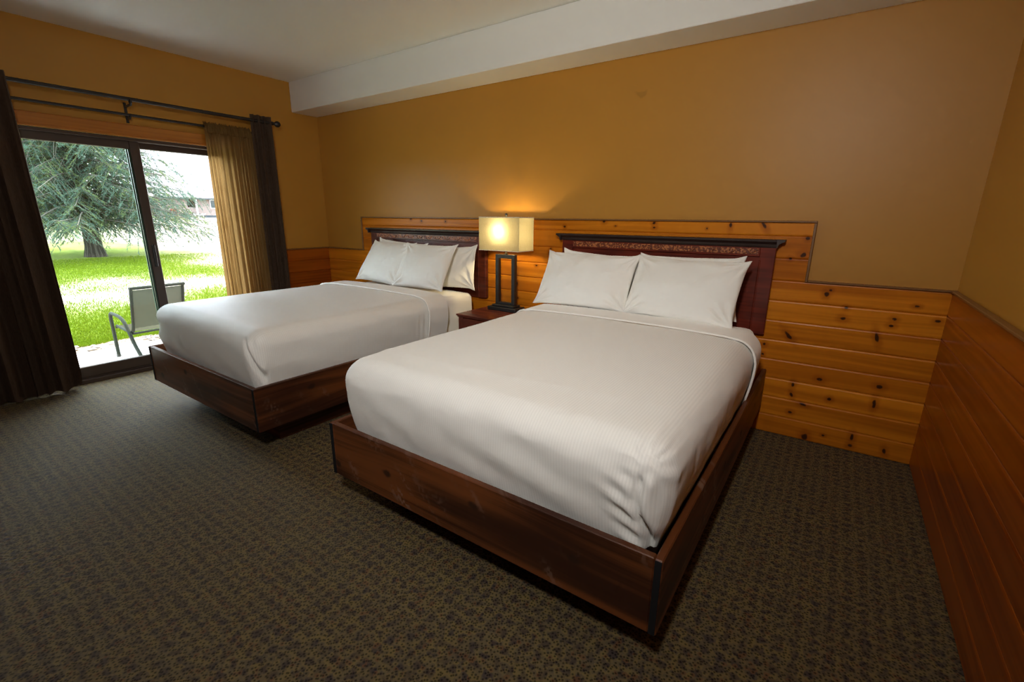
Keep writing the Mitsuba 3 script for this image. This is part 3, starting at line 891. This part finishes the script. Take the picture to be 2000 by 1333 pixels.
bulb('table_lamp__bulb', (LX, LY - .045, 1.312), LAMP_BED, (1.0, .78, .38))
tag('table_lamp', 'lit table lamp with rectangular cream shade on the nightstand', 'lamp')

# added spotlight can behind the camera, standing in for an unseen light source
SP = np.array([5.02, -3.78, 2.52])
SD = np.array([2.9, -.5, 1.05]) - SP
SD /= np.linalg.norm(SD)


def aimed(m):
    """turns a mesh built along -z from the origin towards the beds"""
    M = trimesh.geometry.align_vectors([0, 0, -1], SD)
    m.apply_transform(M)
    m.apply_translation(SP)
    return m


put('added_spotlight__mount', lathe([(0, ZC), (.07, ZC), (.07, ZC - .02), (.06, ZC - .028), (0, ZC - .028)], 28, (SP[0], SP[1], 0)), 'mat_white', smooth=35)
put('added_spotlight__stem', tube([(SP[0], SP[1], ZC - .02), SP - SD * .10], .009, 10), 'mat_white', smooth=40)
put('added_spotlight__can', aimed(lathe([(0, .12), (.06, .12), (.09, .10), (.16, .02), (.172, -.15), (.167, -.15), (.155, .015), (.085, .09), (0, .10)], 36)), 'mat_white', smooth=35)
_disc = aimed(lathe([(0, -.004), (.10, -.004), (.152, .0)], 36))
if (_disc.face_normals @ SD).sum() < 0:
    _disc.invert()
scene['added_spotlight__diffuser'] = mikit.ply(_disc, 'mat_white')
scene['added_spotlight__diffuser']['emitter'] = {'type': 'area', 'radiance': rgb(*[LAMP_ADDED * c for c in (1.0, .97, .91)])}
tag('added_spotlight', 'added white spotlight can behind the camera, standing in for an unseen light source', 'lamp')

# ------------------------------------------------------------------ outside
GZ, GS = -.13, .026


def ground_z(x):
    return GZ + GS * np.maximum(0, -np.asarray(x, float) - 2.5)


xs = np.concatenate([np.linspace(-WT, -14, 60), np.linspace(-15, -120, 40)])
ys = np.concatenate([np.linspace(-60, -8, 20), np.linspace(-7, 12, 60), np.linspace(14, 90, 30)])
Gx, Gy = np.meshgrid(xs, ys, indexing='ij')
put('lawn', grid(np.stack([Gx, Gy, ground_z(Gx) - .01 + 0 * Gy], -1)), 'mat_lawn', smooth=True, kind='structure', label='sunlit lawn with dry patches and glare painted pale on the right')
put('patio', box(-1.72, -WT - .005, -6, 5, -.25, -.105, .006), 'mat_patio', kind='structure', label='pale concrete patio slab')
soil = np.array([[[x, y, -.118 + .02 * math.sin(7 * y + 3 * x) * .3] for y in np.linspace(-6, 5, 60)] for x in np.linspace(-1.70, -2.15, 6)])
put('soil_strip', grid(soil), 'mat_soil', smooth=True, kind='structure', label='strip of bare soil at the patio edge')
r1 = np.random.default_rng(5)
gv = []
for i in range(260):
    x, y = r1.uniform(-2.12, -1.75), r1.uniform(-2.9, 1.2)
    k = r1.uniform(.010, .032)
    m = trimesh.creation.icosphere(1, 1)
    v = np.array(m.vertices) * (1 + .25 * (r1.random((len(m.vertices), 1)) - .5))
    m.vertices = v * np.array([k, k * r1.uniform(.8, 1.6), k * .55]) + np.array([x, y, -.112])
    gv.append(m)
put('gravel', concat(gv), 'mat_stone', label='loose pale gravel in the bare soil along the patio edge', category='gravel', kind='stuff')


def blades(n, x0, x1, y0, y1, h, seed):
    r = np.random.default_rng(seed)
    x = x1 - (x1 - x0) * r.random(n) ** 1.5
    y = r.uniform(y0, y1, n)
    keep = r.random(n) > np.clip(dry_and_glare(x, y, np.sin, np.exp) * 1.15, 0, 1)
    x, y = x[keep], y[keep]
    n = len(x)
    a = r.uniform(0, 6.28, n)
    hh = h * r.uniform(.5, 1.2, n)
    w = .004 + .004 * r.random(n)
    z = ground_z(x) - .012
    lx, ly = r.normal(0, .4, n) * hh, r.normal(0, .4, n) * hh
    A = np.stack([x - w * np.cos(a), y - w * np.sin(a), z], 1)
    B = np.stack([x + w * np.cos(a), y + w * np.sin(a), z], 1)
    C = np.stack([x + lx, y + ly, z + hh], 1)
    v = np.stack([A, B, C], 1).reshape(-1, 3)
    return trimesh.Trimesh(v, np.arange(len(v)).reshape(-1, 3), process=False)


put('grass', blades(150000, -13, -2.1, -3.2, 5.5, .055, 12), 'mat_grass', label='bright green grass blades on the lawn outside the door', category='grass', kind='stuff')


# the spruce
def spruce(key, bx, by, seed, label):
    r = np.random.default_rng(seed)
    bz = float(ground_z(bx)) - .03
    H = 9.0
    zs = np.linspace(0, H, 30)
    rad = .22 * (1 - zs / (H + .6)) + .07 * np.exp(-zs / .12)
    tp = np.stack([bx + .03 * np.sin(zs), by + .03 * np.cos(zs * .8), bz + zs], 1)
    put(key + '__trunk', tube(tp, rad, 20), 'mat_bark', smooth=True)
    boughs, twigs, tri, tri2 = [], [], [], []
    z = 1.05
    while z < H - .4:
        dens = 1.0 if z < 5.0 else .4
        nb = 10 if z < 5 else 6
        a0 = r.uniform(0, 6.28)
        for k in range(nb):
            a = a0 + 2 * math.pi * k / nb + r.normal(0, .15)
            L = (3.22 * (1 - z / (H + .5)) + .35) * r.uniform(.8, 1.2)
            d = np.array([math.cos(a), math.sin(a), 0])
            droop = r.uniform(.22, .42)
            t = np.linspace(0, 1, 9)
            pts = np.stack([bx + d[0] * L * t, by + d[1] * L * t, bz + z + L * (.16 * t - droop * t ** 2 + .10 * t ** 4)], 1)
            boughs.append(tube(pts, np.linspace(.022, .004, 9) * (.5 + L / 4), 5, caps=False))
            nt = int(L * 10 * dens) + 5
            for j in range(nt):
                q = .04 + .96 * (j + r.random()) / nt
                p = np.array([np.interp(q, t, pts[:, c]) for c in range(3)])
                sgn = 1 if j % 2 else -1
                aa = a + sgn * r.uniform(.6, 1.25)
                l2 = (.22 + .42 * (1 - abs(q - .45))) * r.uniform(.5, 1.15)
                e = np.array([math.cos(aa), math.sin(aa), r.uniform(-1.3, -.2)])
                s_ = np.linspace(0, 1, 5)
                tw = p + np.stack([e[0] * l2 * s_, e[1] * l2 * s_, e[2] * l2 * s_ - .12 * l2 * s_ ** 2 + 0 * s_], 1)
                bare = r.random() < .10
                twigs.append(tube(tw[::2], [.006, .004, .002], 3, caps=False))
                if bare and r.random() < .7:
                    continue
                m = int(l2 * 70 * dens) + 6
                c = r.random(m)
                cp = np.stack([np.interp(c, s_, tw[:, i]) for i in range(3)], 1)
                dirs = np.array([e[0], e[1], e[2]])[None] * .8 + r.normal(0, .55, (m, 3))
                dirs /= np.linalg.norm(dirs, axis=1, keepdims=True)
                ln = r.uniform(.05, .10, (m, 1))
                sd = np.cross(dirs, r.normal(0, 1, (m, 3)))
                sd /= np.linalg.norm(sd, axis=1, keepdims=True)
                wd = .009
                v = np.stack([cp - sd * wd, cp + sd * wd, cp + dirs * ln], 1)
                (tri2 if r.random() < .3 else tri).append(v.reshape(-1, 3))
        z += .215 if z < 5 else .45
    for i in range(16):
        a = r.uniform(-1.0, 1.4)
        zz = r.uniform(1.5, 3.6)
        L = r.uniform(1.2, 2.2)
        t = np.linspace(0, 1, 10)
        sw = r.uniform(-.5, .5)
        boughs.append(tube(np.stack([bx + np.cos(a + sw * t) * L * t, by + np.sin(a + sw * t) * L * t, bz + zz + L * (.75 * t - 1.15 * t ** 2)], 1), np.linspace(.022, .006, 10), 5, caps=False))
    put(key + '__boughs', concat(boughs), 'mat_twig', smooth=True, kind='stuff')
    put(key + '__twigs', concat(twigs), 'mat_twig', smooth=True, kind='stuff')
    for nm, tl, m in (('needles', tri, 'mat_needle'), ('young_needles', tri2, 'mat_needle_light')):
        v = np.concatenate(tl)
        put(key + '__' + nm, trimesh.Trimesh(v, np.arange(len(v)).reshape(-1, 3), process=False), m, kind='stuff')
    tag(key, label, 'tree')


spruce('spruce_tree', -13.6735, .9926, 4, 'large blue green spruce on the lawn seen through the sliding door')
# bare shrubs and trees far behind
r2 = np.random.default_rng(31)


def leafy(key, x, y, h, w, n, m, seed, label, cat='shrub', stem=True):
    r = np.random.default_rng(seed)
    z = float(ground_z(x))
    st = []
    for k in range(5):
        a = r.uniform(0, 6.28)
        st.append(tube(smooth_path([(x, y, z - .02), (x + .3 * w * math.cos(a) * .5, y + .3 * w * math.sin(a), z + h * .4), (x + w * .45 * math.cos(a), y + w * .45 * math.sin(a), z + h * .85)], 4), np.linspace(.02, .006, 9) * h / 2, 5))
    put(key + '__stems', concat(st), 'mat_bark', smooth=True)
    p = r.normal(0, 1, (n, 3))
    p /= np.linalg.norm(p, axis=1, keepdims=True)
    p *= r.random((n, 1)) ** .4
    c = np.array([x, y, z + h * .55]) + p * np.array([w / 2, w / 2, h * .45])
    d = r.normal(0, 1, (n, 3))
    d /= np.linalg.norm(d, axis=1, keepdims=True)
    e = np.cross(d, r.normal(0, 1, (n, 3)))
    e /= np.linalg.norm(e, axis=1, keepdims=True)
    l = .09 * h
    v = np.stack([c - d * l, c + e * l * .5, c + d * l, c - d * l, c + d * l, c - e * l * .5], 1).reshape(-1, 3)
    put(key + '__foliage', trimesh.Trimesh(v, np.arange(len(v)).reshape(-1, 3), process=False), m, kind='stuff')
    tag(key, label, cat)


# trees standing behind the spruce, towards the left of the house
for i, (x, y, h) in enumerate([(-34, 2.0, 8), (-40, 4.6, 9), (-31, -6, 8)]):
    leafy(num('garden_tree'), x, y, h, h * .6, 2600, 'mat_needle_light', 60 + i,
          ['leafy green tree behind the trunk of the spruce', 'leafy green tree between the spruce and the far house', 'leafy green tree glimpsed at the left edge of the glass beside the drape'][i], 'tree')
leafy('red_shrub', -50.0, 16.4, .95, .9, 500, mat('mat_red_leaf', {'type': 'principledthin', 'base_color': rgb(.20, .065, .04), 'roughness': .6, 'diff_trans': .8, 'eta': 1.3}), 77, 'small russet shrub in front of the far house')

# the far house
HX, HZ = -52.0, float(ground_z(-52.0))
put('house__wall', concat([box(HX - 8, HX, 19.25, 34, HZ - .3, 3.06), box(HX - 8, HX, 8, 18.42, HZ - .3, 3.06), box(HX - 8, HX - 2.0, 18.42, 19.25, HZ - .3, 3.06), box(HX - 2, HX, 18.42, 19.25, HZ - .3, 2.2)]), 'mat_house')
put('house__fascia', box(HX + .5, HX + .75, 7, 35, 3.02, 3.27), 'mat_fascia', label='dark eave board')
put('house__soffit', box(HX, HX + .5, 7, 35, 3.02, 3.06), 'mat_fascia')
put('house__roof', prism([(HX + .8, 3.27), (HX - 5, 6.4), (HX - 9.5, 3.27), (HX - 9.5, 3.15), (HX + .8, 3.15)], 'y', 6.8, 35.2), 'mat_roof', label='pale sloping roof')
for (ya, yb, za, zb) in ((20.66, 22.2, 2.18, 2.95), (24.2, 25.6, 2.1, 2.95), (13.0, 14.4, 2.1, 2.95)):
    k = num('house__window')
    put(k, concat([box(HX, HX + .05, ya - .07, yb + .07, za - .07, za), box(HX, HX + .05, ya - .07, yb + .07, zb, zb + .07), box(HX, HX + .05, ya - .07, ya, za, zb), box(HX, HX + .05, yb, yb + .07, za, zb)]), 'mat_white')
    put(k + '__pane', box(HX, HX + .02, ya, yb, za, zb), 'mat_house_glass')
put('house__post', box(HX + .3, HX + .45, 19.05, 19.2, HZ, 3.02), 'mat_white', label='white porch post')
for i in range(12):
    y = 19.4 + i * 1.2
    put(num('house__batten'), box(HX, HX + .03, y, y + .05, HZ - .2, 3.0), 'mat_house')
put('house__base', box(HX, HX + .06, 19.3, 34, HZ - .2, HZ + .22), 'mat_fascia')
tag('house', 'low pale house with sloping roof and dark eave beyond the lawn', 'house')
# garden lounger in front of the house
gz = float(ground_z(-50))
gl = [tube(smooth_path([(-50, 17.6, gz + .75), (-50, 17.95, gz + .35), (-50, 18.6, gz + .33), (-50, 19.0, gz + .45)], 5), .035, 6)]
gl += [tube(smooth_path([(-49.5, 17.6, gz + .75), (-49.5, 17.95, gz + .35), (-49.5, 18.6, gz + .33), (-49.5, 19.0, gz + .45)], 5), .035, 6)]
gl += [tube([(x, y, gz - .02), (x, y, gz + .34)], .03, 6) for x in (-50, -49.5) for y in (18.0, 18.75)]
put('garden_lounger__frame', concat(gl), 'mat_white', smooth=40)
put('garden_lounger__seat', grid(np.array([[[x, y, gz + z] for x in (-50, -49.5)] for y, z in ((17.6, .75), (17.8, .5), (17.97, .36), (18.3, .34), (18.7, .35), (19.0, .46))])), 'mat_fascia', smooth=True)
tag('garden_lounger', 'small pale garden lounger on the lawn in front of the far house', 'garden chair')


# the patio chair: back to the door, facing the lawn
def patio_chair():
    key = 'patio_chair'
    z0 = -.105
    ca, sa = math.cos(.09), math.sin(.09)

    def W(f, s, z):        # f forward (towards the lawn), s sideways (towards the corner), z up from the slab
        x, y = -f, s
        return np.array([-.62 + x * ca - y * sa, -1.865 + x * sa * .6 + y * ca, z0 + z])
    wd = .50
    for i, s in enumerate((0, wd)):
        o = -.02 if i == 0 else .02
        p = [W(.60, s + o, 0.012), W(.60, s + o, .25), W(.60, s + o, .44), W(.575, s + o, .485), W(.53, s + o, .49), W(.36, s + o, .475), W(.26, s + o, .43), W(.18, s + o, .33), W(.09, s + o, .20), W(-.10, s + o, .012)]
        put(num(key + '__arm_frame'), tube(smooth_path(p, 6), .017, 10), 'mat_chair', smooth=True)
    for i, s in enumerate((0.012, wd - .012)):
        p = [W(.58, s, .345), W(.30, s, .325), W(.20, s, .325), W(.15, s, .37), W(.11, s, .48), W(.02, s, .78), W(.01, s, .80)]
        put(num(key + '__side_rail'), tube(smooth_path(p, 6), .015, 10), 'mat_chair', smooth=True)
    put(key + '__top_bar', tube([W(.01, -.003, .80), W(.01, wd + .003, .80)], .016, 10), 'mat_chair', smooth=40)
    for f, z in ((.58, .33), (.19, .31)):
        put(num(key + '__cross_bar'), tube([W(f, 0, z), W(f, wd, z)], .012, 8), 'mat_chair', smooth=40)
    seat, back = [], []
    for f, z in ((.575, .35), (.44, .335), (.30, .33), (.22, .33)):
        seat.append([W(f, .015 + (wd - .03) * t, z - .012 * math.sin(math.pi * t)) for t in np.linspace(0, 1, 8)])
    for f, z in ((.155, .37), (.11, .48), (.065, .63), (.022, .78)):
        back.append([W(f - .012 * math.sin(math.pi * t), .015 + (wd - .03) * t, z) for t in np.linspace(0, 1, 8)])
    put(key + '__seat', grid(np.array(seat)), 'mat_sling', smooth=True)
    put(key + '__backrest', grid(np.array(back)), 'mat_sling', smooth=True)
    for s in (0, wd):
        for f in (.60, -.10):
            o = -.02 if s == 0 else .02
            c = W(f, s + o, 0)
            put(num(key + '__foot'), lathe([(0, 0), (.021, 0), (.021, .02), (.018, .025), (0, .025)], 12, c), 'mat_iron', smooth=40)
    tag(key, 'grey green metal patio chair with woven sling seat on the concrete slab', 'chair')


patio_chair()
